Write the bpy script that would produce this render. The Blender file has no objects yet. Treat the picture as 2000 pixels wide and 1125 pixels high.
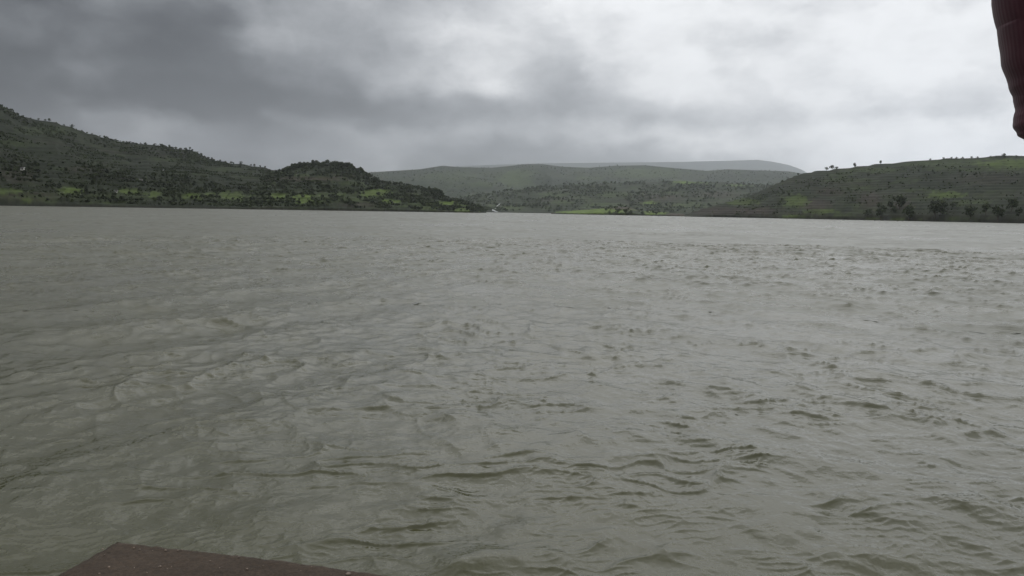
import bpy, bmesh, math, random
import numpy as np
from mathutils import Vector, Matrix

random.seed(7)
RNG = np.random.default_rng(7)
R = math.radians
scene = bpy.context.scene
COL = scene.collection

# ------------------------------------------------------------------ camera
CAM_H = 1.6
FPX = 1483.0                     # focal length in pixels of the 2000 px wide photograph
PITCH, ROLL = 5.72, 0.97
cam_d = bpy.data.cameras.new('camera')
cam_d.sensor_width = 36.0
cam_d.lens = 36.0 * FPX / 2000.0
cam_d.clip_start = 0.02
cam_d.clip_end = 60000.0
cam = bpy.data.objects.new('camera', cam_d)
COL.objects.link(cam)
CM = Matrix.Rotation(R(90 - PITCH), 4, 'X') @ Matrix.Rotation(R(ROLL), 4, 'Z')
cam.matrix_world = Matrix.Translation((0, 0, CAM_H)) @ CM
scene.camera = cam
CMN = np.array(CM.to_3x3())

# ------------------------------------------------------------------ colour management
scene.view_settings.view_transform = 'Standard'
scene.view_settings.look = 'None'
scene.view_settings.gamma = 1.0
scene.view_settings.exposure = 0.08
scene.view_settings.use_curve_mapping = False
scene.render.engine = 'CYCLES'
scene.cycles.use_denoising = True
scene.cycles.volume_bounces = 2
scene.cycles.max_bounces = 5


def ray(px, py):
    d = CMN @ np.array([(px - 1000.0) / FPX, -(py - 562.5) / FPX, -1.0])
    return d / np.linalg.norm(d)


def azel(px, py):
    d = ray(px, py)
    return math.atan2(d[0], d[1]), math.asin(d[2])


def project(x, y, z):
    """world points -> photograph pixels (arrays)"""
    p = np.stack([x, y, z - CAM_H], -1) @ CMN
    w = np.maximum(-p[..., 2], 1e-3)
    return 1000 + FPX * p[..., 0] / w, 562.5 - FPX * p[..., 1] / w


# ------------------------------------------------------------------ sky (world) and sun
SUN_EL, SUN_AZ = 44.0, 12.0       # behind the cloud, ahead and slightly right


class NT:
    def __init__(self, tree):
        self.t = tree

    def n(self, kind, **kw):
        nd = self.t.nodes.new(kind)
        for k, v in kw.items():
            setattr(nd, k, v)
        return nd

    def l(self, a, b):
        self.t.links.new(a, b)

    def put(self, sock, v):
        if isinstance(v, (int, float, tuple, list)):
            sock.default_value = v
        else:
            self.l(v, sock)

    def m(self, op, a, b=0.0, c=None, clamp=False):
        nd = self.n('ShaderNodeMath', operation=op, use_clamp=clamp)
        self.put(nd.inputs[0], a)
        self.put(nd.inputs[1], b)
        if c is not None:
            self.put(nd.inputs[2], c)
        return nd.outputs[0]

    def vm(self, op, a, b=(0, 0, 0)):
        nd = self.n('ShaderNodeVectorMath', operation=op)
        self.put(nd.inputs[0], a)
        self.put(nd.inputs[1], b)
        return nd.outputs[0]

    def noise(self, vec, scale, detail=4, rough=0.5, out=0, dist=0.0):
        nd = self.n('ShaderNodeTexNoise')
        nd.noise_dimensions = '3D'
        if vec is not None:
            self.l(vec, nd.inputs['Vector'])
        nd.inputs['Scale'].default_value = scale
        nd.inputs['Detail'].default_value = detail
        nd.inputs['Roughness'].default_value = rough
        nd.inputs['Distortion'].default_value = dist
        return nd.outputs[out]

    def mix(self, fac, a, b, blend='MIX'):
        nd = self.n('ShaderNodeMix', data_type='RGBA', blend_type=blend)
        self.put(nd.inputs[0], fac)
        self.put(nd.inputs[6], a)
        self.put(nd.inputs[7], b)
        return nd.outputs[2]

    def mixf(self, fac, a, b):
        nd = self.n('ShaderNodeMix', data_type='FLOAT')
        self.put(nd.inputs[0], fac)
        self.put(nd.inputs[2], a)
        self.put(nd.inputs[3], b)
        return nd.outputs[0]

    def mr(self, v, a, b, c=0.0, d=1.0, smooth=False):
        nd = self.n('ShaderNodeMapRange')
        nd.interpolation_type = 'SMOOTHSTEP' if smooth else 'LINEAR'
        self.put(nd.inputs[0], v)
        for i, q in zip((1, 2, 3, 4), (a, b, c, d)):
            nd.inputs[i].default_value = q
        return nd.outputs[0]

    def ramp(self, fac, stops, interp='LINEAR'):
        nd = self.n('ShaderNodeValToRGB')
        cr = nd.color_ramp
        cr.interpolation = interp
        while len(cr.elements) < len(stops):
            cr.elements.new(0.5)
        for e, (p, c) in zip(cr.elements, stops):
            e.position = p
            e.color = (c, c, c, 1) if isinstance(c, (int, float)) else (*c, 1)
        self.l(fac, nd.inputs[0])
        return nd.outputs[0]


world = bpy.data.worlds.new('World')
scene.world = world
world.use_nodes = True
wt = world.node_tree
wt.nodes.clear()
W = NT(wt)
tc = W.n('ShaderNodeTexCoord')
DIR = tc.outputs['Generated']
sep = W.n('ShaderNodeSeparateXYZ')
W.l(DIR, sep.inputs[0])
# cloud fabric: noise in direction space, flattened towards the horizon
flat = W.vm('MULTIPLY', DIR, (1.0, 1.0, 1.6))
warp1 = W.noise(flat, 4.2, 4, 0.55, out=1)
warp2 = W.noise(flat, 13.0, 4, 0.55, out=1)
w1 = W.n('ShaderNodeSeparateXYZ'); W.l(warp1, w1.inputs[0])
w2 = W.n('ShaderNodeSeparateXYZ'); W.l(warp2, w2.inputs[0])
az = W.m('ARCTAN2', sep.outputs[0], sep.outputs[1])
el = W.m('ARCSINE', sep.outputs[2])
AZ0, EL0 = az, el
az = W.m('ADD', az, W.m('MULTIPLY', W.m('SUBTRACT', w1.outputs[0], 0.5), 0.16))
az = W.m('ADD', az, W.m('MULTIPLY', W.m('SUBTRACT', w2.outputs[0], 0.5), 0.07))
el = W.m('ADD', el, W.m('MULTIPLY', W.m('SUBTRACT', w1.outputs[1], 0.5), 0.070))
el = W.m('ADD', el, W.m('MULTIPLY', W.m('SUBTRACT', w2.outputs[1], 0.5), 0.046))
az01 = W.m('ADD', W.m('DIVIDE', az, 2 * math.pi), 0.5)
# brightness of the cloud layer: profiles along azimuth at several elevations
rows = [
    (380, [(-300, .42), (300, .52), (700, .56), (1000, .58), (1400, .64), (1600, .78), (2000, .82), (2400, .80)]),
    (312, [(-300, .42), (250, .58), (430, .52), (600, .59), (800, .60), (920, .57), (1200, .57), (1400, .63), (1600, .80), (1850, .86), (2000, .84), (2400, .82)]),
    (270, [(-300, .40), (100, .44), (190, .57), (330, .62), (410, .57), (500, .50), (620, .60), (750, .63), (900, .68), (1100, .73), (1300, .78), (1500, .84), (1700, .86), (1900, .86), (2400, .84)]),
    (228, [(-300, .38), (60, .40), (200, .36), (330, .33), (470, .38), (620, .47), (800, .55), (950, .60), (1150, .66), (1330, .69), (1480, .80), (1620, .80), (1780, .74), (1930, .73), (2400, .80)]),
    (165, [(-300, .40), (60, .43), (200, .42), (420, .43), (560, .49), (680, .57), (760, .68), (850, .78), (960, .79), (1030, .72), (1200, .78), (1400, .83), (1600, .86), (1800, .82), (2000, .84), (2400, .84)]),
    (95, [(-300, .42), (50, .46), (130, .51), (260, .47), (400, .50), (520, .61), (640, .59), (740, .68), (840, .77), (950, .78), (1080, .83), (1300, .88), (1600, .89), (1900, .88), (2400, .86)]),
    (20, [(-300, .46), (100, .50), (300, .53), (500, .56), (700, .62), (900, .69), (1040, .77), (1150, .87), (1400, .89), (1650, .90), (1900, .88), (2400, .86)]),
    (-150, [(-300, .40), (200, .52), (600, .76), (1000, .96), (1400, 1.0), (2000, 1.0), (2400, .95)]),
]
val = None


def grade(v, py):      # thick air flattens the deck's contrast; the deck itself is this much stronger
    if py < -100: return v
    if py < 60: return 0.61 + (v - 0.66) * 1.22
    return 0.725 + (v - 0.735) * 1.5 - 0.07 * max(0.0, min(1.0, (0.62 - v) / 0.15))


for k, (py, st) in enumerate(rows):
    v0 = (417.0 - py) / FPX
    stops = [(0.0, .62), (0.14, .55)] + [(azel(px, py)[0] / (2 * math.pi) + 0.5, grade(c, py)) for px, c in st] + [(0.86, .74), (1.0, .62)]
    rv = W.ramp(az01, stops, 'LINEAR')
    if val is None:
        val = rv
    else:
        val = W.mix(W.mr(el, vprev, v0, smooth=True), val, rv)
    vprev = v0
val = W.mix(W.mr(el, vprev, 0.75, smooth=True), val, (0.80, 0.80, 0.80, 1))
# billows
bil = W.noise(flat, 7.5, 6, 0.52)
bil2 = W.noise(W.vm('MULTIPLY', DIR, (1.0, 1.0, 3.0)), 22.0, 4, 0.5)
b = W.m('ADD', W.m('MULTIPLY', W.m('SUBTRACT', bil, 0.5), 0.22), W.m('MULTIPLY', W.m('SUBTRACT', bil2, 0.5), 0.12))
val = W.m('ADD', val, b)
# heaped cloud: tops catch the light, undersides are dark
cp = W.vm('ADD', W.vm('MULTIPLY', DIR, (1.0, 1.0, 1.4)), W.vm('MULTIPLY', W.vm('SUBTRACT', warp2, (0.5, 0.5, 0.5)), (0.10, 0.10, 0.10)))
cp_up = W.vm('ADD', cp, (0.012, -0.0, 0.050))


def heaps(vec):
    n1_ = W.noise(vec, 5.6, 6, 0.50)
    vo_ = W.n('ShaderNodeTexVoronoi')
    vo_.feature = 'SMOOTH_F1'
    vo_.inputs['Scale'].default_value = 7.0
    vo_.inputs['Smoothness'].default_value = 0.6
    W.l(vec, vo_.inputs['Vector'])
    return W.m('SUBTRACT', n1_, W.m('MULTIPLY', vo_.outputs['Distance'], 0.35))


emb = W.m('SUBTRACT', heaps(cp), heaps(cp_up))
val = W.m('ADD', val, W.m('MULTIPLY', emb, 0.66))


def puff(px, py, sx, sy, a, p=1.6):
    u, v = azel(px, py)
    du = W.m('DIVIDE', W.m('SUBTRACT', az, u), sx / FPX)
    dv = W.m('DIVIDE', W.m('SUBTRACT', el, v), sy / FPX)
    r2 = W.m('ADD', W.m('MULTIPLY', du, du), W.m('MULTIPLY', dv, dv))
    return W.m('DIVIDE', a, W.m('ADD', 1.0, W.m('POWER', r2, p)))


for pf in [(880, 150, 105, 58, .03, 3), (945, 182, 45, 26, .03, 3), (540, 110, 60, 50, .05, 2.5),
           (1390, 185, 70, 40, .045, 3), (765, 318, 14, 9, .10, 2), (310, 276, 85, 16, .05, 2.5),
           (130, 135, 30, 18, .05, 2)]:
    val = W.m('ADD', val, puff(*pf))
val = W.m('MAXIMUM', W.m('SMOOTH_MIN', val, 0.93, 0.18), 0.15)
lin = W.m('POWER', val, 2.2)
# an overcast sky brightens towards the zenith
lin = W.m('MULTIPLY', lin, W.m('MULTIPLY', W.mr(EL0, 0.20, 0.66, 1.0, 2.15, smooth=True), W.mr(EL0, 0.75, 1.4, 1.0, 0.8, smooth=True)))
# thin cloud is neutral white, thick cloud and the low bank are slightly blue
tint = W.mix(W.mr(val, 0.4, 0.88), (0.95, 1.0, 1.06, 1), (0.99, 1.0, 1.01, 1))
cloud = W.mix(1.0, tint, lin, 'MULTIPLY')
sky = W.n('ShaderNodeTexSky')
sky.sky_type = 'NISHITA'
sky.sun_disc = False
sky.sun_elevation = R(SUN_EL)
sky.sun_rotation = R(SUN_AZ)
skyc = W.mix(1.0, sky.outputs[0], (0.08, 0.08, 0.08, 1), 'MULTIPLY')
total = W.mix(0.965, skyc, cloud)
bg = W.n('ShaderNodeBackground')
W.l(total, bg.inputs[0])
bg.inputs[1].default_value = 1.0
wo = W.n('ShaderNodeOutputWorld')
W.l(bg.outputs[0], wo.inputs[0])

sun_d = bpy.data.lights.new('sun', 'SUN')
sun_d.energy = 0.5
sun_d.angle = R(150)
sun_d.color = (1.0, 0.97, 0.93)
sun = bpy.data.objects.new('sun', sun_d)
COL.objects.link(sun)
sdir = Vector((math.sin(R(SUN_AZ)) * math.cos(R(SUN_EL)), math.cos(R(SUN_AZ)) * math.cos(R(SUN_EL)), math.sin(R(SUN_EL))))
sun.rotation_euler = (-sdir).to_track_quat('-Z', 'Y').to_euler()
sun.location = sdir * 50


# ------------------------------------------------------------------ helpers
def tag(o, label=None, cat=None, group=None, kind=None):
    if label: o['label'] = label
    if cat: o['category'] = cat
    if group: o['group'] = group
    if kind: o['kind'] = kind
    return o


def link(name, me, mat=None, parent=None, smooth=True):
    o = bpy.data.objects.new(name, me)
    COL.objects.link(o)
    if mat and not me.materials:
        me.materials.append(mat)
    if parent:
        o.parent = parent
    if smooth and len(me.polygons):
        me.polygons.foreach_set('use_smooth', np.ones(len(me.polygons), bool))
    return o


def empty(name, loc, rz=0.0, s=1.0):
    o = bpy.data.objects.new(name, None)
    COL.objects.link(o)
    o.location = loc
    o.rotation_euler = (0, 0, rz)
    o.scale = (s, s, s)
    return o


def grid_mesh(name, P):
    """P: rows x cols x 3 -> quad mesh"""
    r, c = P.shape[:2]
    me = bpy.data.meshes.new(name)
    me.vertices.add(r * c)
    me.vertices.foreach_set('co', P.reshape(-1).astype(np.float32))
    i = np.arange(r * c).reshape(r, c)
    q = np.stack([i[:-1, :-1], i[:-1, 1:], i[1:, 1:], i[1:, :-1]], -1).reshape(-1, 4)
    quads(me, q)
    return me


def quads(me, q):
    n = len(q)
    me.loops.add(n * 4)
    me.loops.foreach_set('vertex_index', q.reshape(-1).astype(np.int32))
    me.polygons.add(n)
    me.polygons.foreach_set('loop_start', (np.arange(n) * 4).astype(np.int32))
    me.update(calc_edges=True)


def vattr(me, name, arr):
    a = me.attributes.new(name, 'FLOAT', 'POINT')
    a.data.foreach_set('value', arr.reshape(-1).astype(np.float32))


def cattr(me, name, arr):
    a = me.attributes.new(name, 'FLOAT_COLOR', 'POINT')
    v = np.ones((arr.reshape(-1, 3).shape[0], 4), np.float32)
    v[:, :3] = arr.reshape(-1, 3)
    a.data.foreach_set('color', v.reshape(-1))


_perm = np.random.default_rng(3).permutation(512)
_perm = np.concatenate([_perm, _perm]).astype(np.int64)
_ga = np.random.default_rng(4).uniform(0, 2 * np.pi, 512)
_gx, _gy = np.cos(_ga), np.sin(_ga)


def perlin(x, y):
    xi, yi = np.floor(x).astype(np.int64), np.floor(y).astype(np.int64)
    xf, yf = x - xi, y - yi
    u = xf ** 3 * (xf * (xf * 6 - 15) + 10)
    v = yf ** 3 * (yf * (yf * 6 - 15) + 10)

    def g(ix, iy, fx, fy):
        h = _perm[(_perm[ix & 511] + iy) & 511]
        return _gx[h] * fx + _gy[h] * fy
    a = g(xi, yi, xf, yf); b_ = g(xi + 1, yi, xf - 1, yf)
    c = g(xi, yi + 1, xf, yf - 1); d = g(xi + 1, yi + 1, xf - 1, yf - 1)
    return (a + u * (b_ - a)) * (1 - v) + (c + u * (d - c)) * v * 1.0


def fbm(x, y, octv=4, gain=0.5):
    s, a, t = 0, 1.0, 0
    for k in range(octv):
        s = s + a * perlin(x * 2 ** k + 17.3 * k, y * 2 ** k - 9.1 * k)
        t += a
        a *= gain
    return s / t * 1.5


def sstep(a, b_, x):
    t = np.clip((x - a) / (b_ - a), 0, 1)
    return t * t * (3 - 2 * t)


def new_mat(name):
    m = bpy.data.materials.new(name)
    m.use_nodes = True
    t = NT(m.node_tree)
    bs = m.node_tree.nodes['Principled BSDF']
    return m, t, bs


# ------------------------------------------------------------------ materials
def mat_terrain():
    m, t, bs = new_mat('hillside_ground')
    at = t.n('ShaderNodeAttribute', attribute_name='col')
    geo = t.n('ShaderNodeNewGeometry')
    n1 = t.noise(geo.outputs['Position'], 0.12, 5, 0.6)
    n2 = t.noise(t.vm('MULTIPLY', geo.outputs['Position'], (1, 1, 4)), 0.035, 4, 0.6)
    f = t.m('MULTIPLY', t.mr(n1, 0.3, 0.7, 0.55, 1.45), t.mr(n2, 0.3, 0.7, 0.75, 1.25))
    c = t.mix(1.0, at.outputs['Color'], f, 'MULTIPLY')
    t.l(c, bs.inputs['Base Color'])
    bs.inputs['Roughness'].default_value = 0.9
    bs.inputs['Specular IOR Level'].default_value = 0.1
    return m


def mat_leaf():
    m, t, bs = new_mat('foliage')
    at = t.n('ShaderNodeAttribute', attribute_name='col')
    oi = t.n('ShaderNodeObjectInfo')
    f = t.mr(oi.outputs['Random'], 0, 1, 0.8, 1.2)
    c = t.mix(1.0, at.outputs['Color'], t.m('MULTIPLY', f, 0.78), 'MULTIPLY')
    t.l(c, bs.inputs['Base Color'])
    bs.inputs['Roughness'].default_value = 0.75
    bs.inputs['Specular IOR Level'].default_value = 0.15
    return m


def mat_plain(name, col, rough=0.8, scale=20, var=0.3, bump=0.0):
    m, t, bs = new_mat(name)
    tcn = t.n('ShaderNodeTexCoord')
    n1 = t.noise(tcn.outputs['Object'], scale, 5, 0.6)
    f = t.mr(n1, 0.3, 0.7, 1 - var, 1 + var)
    c = t.mix(1.0, (*col, 1), f, 'MULTIPLY')
    t.l(c, bs.inputs['Base Color'])
    bs.inputs['Roughness'].default_value = rough
    if bump:
        bp = t.n('ShaderNodeBump')
        bp.inputs['Strength'].default_value = 1.0
        bp.inputs['Distance'].default_value = bump
        t.l(n1, bp.inputs['Height'])
        t.l(bp.outputs[0], bs.inputs['Normal'])
    return m


def mat_water():
    m, t, bs = new_mat('murky_water')
    geo = t.n('ShaderNodeNewGeometry')
    pos = geo.outputs['Position']
    # silt clouds in the water
    s1 = t.noise(t.vm('MULTIPLY', pos, (1, 1, 0)), 0.35, 4, 0.55)
    body = t.mix(t.mr(s1, 0.3, 0.7), (0.034, 0.035, 0.013, 1), (0.045, 0.044, 0.018, 1))
    t.l(body, bs.inputs['Base Color'])
    ra = t.n('ShaderNodeAttribute', attribute_name='rough')
    t.l(ra.outputs['Fac'], bs.inputs['Roughness'])
    bs.inputs['IOR'].default_value = 1.333
    # ripples too small for the mesh
    mp = t.n('ShaderNodeMapping')
    mp.inputs['Rotation'].default_value = (0, 0, R(-32))
    mp.inputs['Scale'].default_value = (1.0, 0.8, 1.0)
    t.l(pos, mp.inputs[0])
    mp2 = t.n('ShaderNodeMapping')
    mp2.inputs['Rotation'].default_value = (0, 0, R(28))
    mp2.inputs['Scale'].default_value = (1.0, 0.8, 1.0)
    t.l(pos, mp2.inputs[0])
    h1 = t.noise(mp.outputs[0], 9.0, 3, 0.5, dist=0.2)
    h2 = t.noise(mp2.outputs[0], 26.0, 2, 0.5, dist=0.2)
    h = t.m('ADD', t.m('MULTIPLY', h1, 0.010), t.m('MULTIPLY', h2, 0.0035))
    bp = t.n('ShaderNodeBump')
    bp.inputs['Strength'].default_value = 1.0
    bp.inputs['Distance'].default_value = 1.0
    t.l(h, bp.inputs['Height'])
    t.l(bp.outputs[0], bs.inputs['Normal'])
    return m


M_TER, M_LEAF, M_WAT = mat_terrain(), mat_leaf(), mat_water()
M_BARK = mat_plain('bark', (0.06, 0.045, 0.035), 0.9, 3, 0.3)

# ------------------------------------------------------------------ lake
def plane_hit(px, py, z):
    d = ray(px, py)
    t = (z - CAM_H) / d[2]
    return d[0] * t, d[1] * t


wr = np.random.default_rng(11)
DA, DB, DC = math.atan2(-0.55, -0.83), math.atan2(-0.52, 0.85), -math.pi / 2
WAVES = []                       # (length, heading, system, slope, phase)
NW = 210
for i in range(NW):
    lam = 0.11 * (3.2 / 0.11) ** ((i + wr.random()) / NW)
    u = wr.random()
    if u < 0.36: sysk, mean, spread = 'A', DA, 0.45
    elif u < 0.60: sysk, mean, spread = 'B', DB, 0.36
    else: sysk, mean, spread = 'C', DC, 0.65
    s_ = 0.0130 * math.exp(-(math.log(lam / 0.32) / 1.0) ** 2) + 0.003
    WAVES.append((lam, wr.normal(mean, spread), sysk, s_ * wr.uniform(0.6, 1.3), wr.uniform(0, 6.28)))
for i in range(9):               # long-crested trains: from the right, and off the left bank
    WAVES.append((wr.uniform(0.8, 2.0), wr.normal(DA, 0.10), 'A', 0.012, wr.uniform(0, 6.28)))
    WAVES.append((wr.uniform(1.0, 2.8), wr.normal(DB, 0.10), 'B', 0.019, wr.uniform(0, 6.28)))
for i in range(26):              # low swell groups that still read far out
    WAVES.append((3.5 * (24 / 3.5) ** wr.random(), wr.normal(DC - 0.3, 0.5), 'A', 0.004, wr.uniform(0, 6.28)))
CRESTS = []                      # sharp little crests: thin ridges that come and go in patches


def crest_set(mean, spread, l0, l1, H, mscale, th0, th1, wgt='', n=9, sharp=2.2, r0=None, r1=None):
    comp = [(wr.uniform(l0, l1), wr.normal(mean, spread), wr.uniform(0, 6.28)) for _ in range(n)]
    CRESTS.append((mean, comp, l0, l1, H, mscale, th0, th1, wgt, sharp, r0, r1, wr.uniform(0, 90), wr.uniform(0, 90)))


crest_set(DA, 0.34, 0.35, 0.80, 0.019, 0.9, -0.10, 0.40, 'A')
crest_set(DA, 0.40, 0.14, 0.30, 0.0055, 0.6, -0.15, 0.3, 'A')
crest_set(DC, 0.55, 0.25, 0.60, 0.020, 0.8, -0.20, 0.40)
crest_set(DC, 0.60, 0.10, 0.22, 0.0060, 0.5, -0.3, 0.3)
crest_set(DB, 0.30, 0.40, 1.00, 0.012, 1.0, -0.05, 0.35, 'B')
crest_set(DB, 0.40, 0.14, 0.30, 0.004, 0.6, -0.15, 0.3, 'B')
crest_set(DA, 0.30, 0.9, 1.8, 0.036, 1.8, -0.25, 0.40, 'A', 9, 2.7, 3, 8)
crest_set(DC, 0.50, 0.7, 1.5, 0.036, 1.6, -0.35, 0.40, '', 9, 2.7, 4, 9)
crest_set(DC, 0.55, 0.6, 1.2, 0.052, 1.2, -0.35, 0.35, '', 9, 2.7, 10, 20)
crest_set(DA, 0.40, 1.2, 2.4, 0.070, 2.6, -0.25, 0.40, '', 9, 2.8, 18, 34)
crest_set(DC, 0.50, 2.2, 4.5, 0.110, 4.5, -0.25, 0.40, '', 9, 2.8, 35, 65)
crest_set(DA, 0.40, 4.5, 9.0, 0.190, 9.0, -0.25, 0.40, '', 9, 2.8, 70, 130)
HX, HY = plane_hit(915, 1092, 0.0)


def water_patch(rad, azr):
    rr, aa = np.meshgrid(rad, azr, indexing='ij')
    X0 = (rr * np.sin(aa)).astype(np.float32)
    Y0 = (rr * np.cos(aa)).astype(np.float32)
    dr = (np.abs(np.gradient(rad))[:, None] * np.ones_like(rr)).astype(np.float32)
    dt = (np.abs(np.gradient(azr))[None, :] * rr).astype(np.float32)
    rxu, ryu = np.sin(aa).astype(np.float32), np.cos(aa).astype(np.float32)
    DX = np.zeros_like(X0); DY = np.zeros_like(X0); DZ = np.zeros_like(X0)
    gust = 1.0 + 0.55 * fbm(X0 * 0.16, Y0 * 0.09, 3).astype(np.float32)
    gust *= 1.0 - 0.35 * sstep(0, 1, fbm(X0 * 0.05 + 40, Y0 * 0.03, 2) * 1.5).astype(np.float32)
    gust *= np.exp(0.8 * fbm(X0 * 0.9 + 0.4 * Y0, Y0 * 0.7, 3)).astype(np.float32)
    leftw = sstep(1.5, -4.5, X0 + 0.05 * Y0).astype(np.float32)
    wsys = {'A': gust * (1.15 - 0.55 * leftw), 'B': gust * (leftw * 1.5 + 0.15), 'C': gust}
    unres = np.zeros_like(X0)
    for lam, th, sysk, sl_, ph in WAVES:
        k = 2 * math.pi / lam
        kx, ky = k * math.cos(th), k * math.sin(th)
        adv = np.maximum(np.abs(kx * rxu + ky * ryu) * dr, np.abs(kx * ryu - ky * rxu) * dt)
        att = (1 - sstep(0.9, 2.2, adv)).astype(np.float32)
        unres += (sl_ * wsys[sysk]) ** 2 * 0.5 * (1 - att * att)
        if att.max() <= 0: continue
        A = (sl_ / k) * wsys[sysk] * att
        phs = (kx * X0 + ky * Y0 + ph).astype(np.float32)
        c, sn = np.cos(phs), np.sin(phs)
        DZ += A * c
        DX -= 1.15 * A * sn * (kx / k)
        DY -= 1.15 * A * sn * (ky / k)
    near = (0.35 + 0.65 * sstep(3.0, 8.0, rr)).astype(np.float32)
    for mean, comp, l0, l1, H, ms, th0, th1, wgt, sharp, r0, r1, o1, o2 in CRESTS:
        lm = 0.5 * (l0 + l1)
        att = (1 - sstep(0.14, 0.36, np.maximum(dr, dt) / lm)).astype(np.float32)
        if r0 is not None: att *= sstep(r0, r1, rr).astype(np.float32)
        if att.max() <= 0: continue
        wl_ = l0 + l1
        WX = X0 + (0.10 * wl_ * fbm(X0 / wl_ * 1.6 + l0, Y0 / wl_ * 1.6, 2)).astype(np.float32)
        WY = Y0 + (0.10 * wl_ * fbm(X0 / wl_ * 1.6 + 31, Y0 / wl_ * 1.6 + l1, 2)).astype(np.float32)
        F = np.zeros_like(X0)
        for lam, th, ph in comp:
            k = 2 * math.pi / lam
            F += np.cos((k * math.cos(th)) * WX + (k * math.sin(th)) * WY + ph).astype(np.float32)
        F /= math.sqrt(len(comp) / 2)
        M = sstep(th0, th1, fbm(X0 / ms + o1, Y0 / ms + o2, 3)).astype(np.float32)
        w_ = near * (1 - 0.6 * leftw) if wgt == 'A' else (near * (0.15 + leftw) if wgt == 'B' else 1.0)
        rg = np.exp(-np.abs(F) * sharp) * M * att * H * w_
        DZ += rg
        DX += 0.4 * rg * math.cos(mean)      # the crest leans forward
        DY += 0.4 * rg * math.sin(mean)
    # a swash hump rolling over the end of the slab
    hd = (X0 - HX) * 0.92 + (Y0 - HY) * 0.12
    hp = -(X0 - HX) * 0.12 + (Y0 - HY) * 0.92
    DZ += 0.035 * np.exp(-(hd / 0.20) ** 2 - (np.where(hp < 0, hp / 0.10, hp / 0.20)) ** 2)
    fade = sstep(1.0, 1.6, rr)
    P = np.stack([X0 + DX * fade, Y0 + DY * fade, DZ * fade], -1)
    rough = np.sqrt(np.clip(np.sqrt(unres * 2.0) * 0.7 + 0.003, 0, 0.14))
    return P.astype(np.float32), rough.astype(np.float32)


def side_az(n):
    return np.radians(np.concatenate([np.linspace(-180, -62, 30)[:-1], np.linspace(-62, -38, 40)[:-1], np.linspace(-38, 38, n),
                                      np.linspace(38, 62, 40)[1:], np.linspace(62, 180, 30)[1:]]))


R_SEAM = 13.0
dep_n = np.concatenate([np.linspace(R(48), R(28), 40)[:-1], np.linspace(R(28), math.atan(CAM_H / R_SEAM), 400)])
P1, Q1 = water_patch(CAM_H / np.tan(dep_n), side_az(920))
rad_f = np.concatenate([np.linspace(R_SEAM - 0.05, 45, 300), np.geomspace(45, 320, 260)[1:], np.geomspace(320, 3000, 16)[1:]])
P2, Q2 = water_patch(rad_f, side_az(500))
wme = bpy.data.meshes.new('water')
co = np.concatenate([P1.reshape(-1, 3), P2.reshape(-1, 3)])
wme.vertices.add(len(co))
wme.vertices.foreach_set('co', co.reshape(-1))
qq, off = [], 0
for P in (P1, P2):
    i_ = np.arange(P.shape[0] * P.shape[1]).reshape(P.shape[:2]) + off
    qq.append(np.stack([i_[:-1, :-1], i_[:-1, 1:], i_[1:, 1:], i_[1:, :-1]], -1).reshape(-1, 4))
    off += P.shape[0] * P.shape[1]
quads(wme, np.concatenate(qq))
vattr(wme, 'rough', np.concatenate([Q1.reshape(-1), Q2.reshape(-1)]))
water = tag(link('water', wme, M_WAT), 'grey-green choppy lake water', None, None, 'structure')
del P1, P2, co, qq


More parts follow.
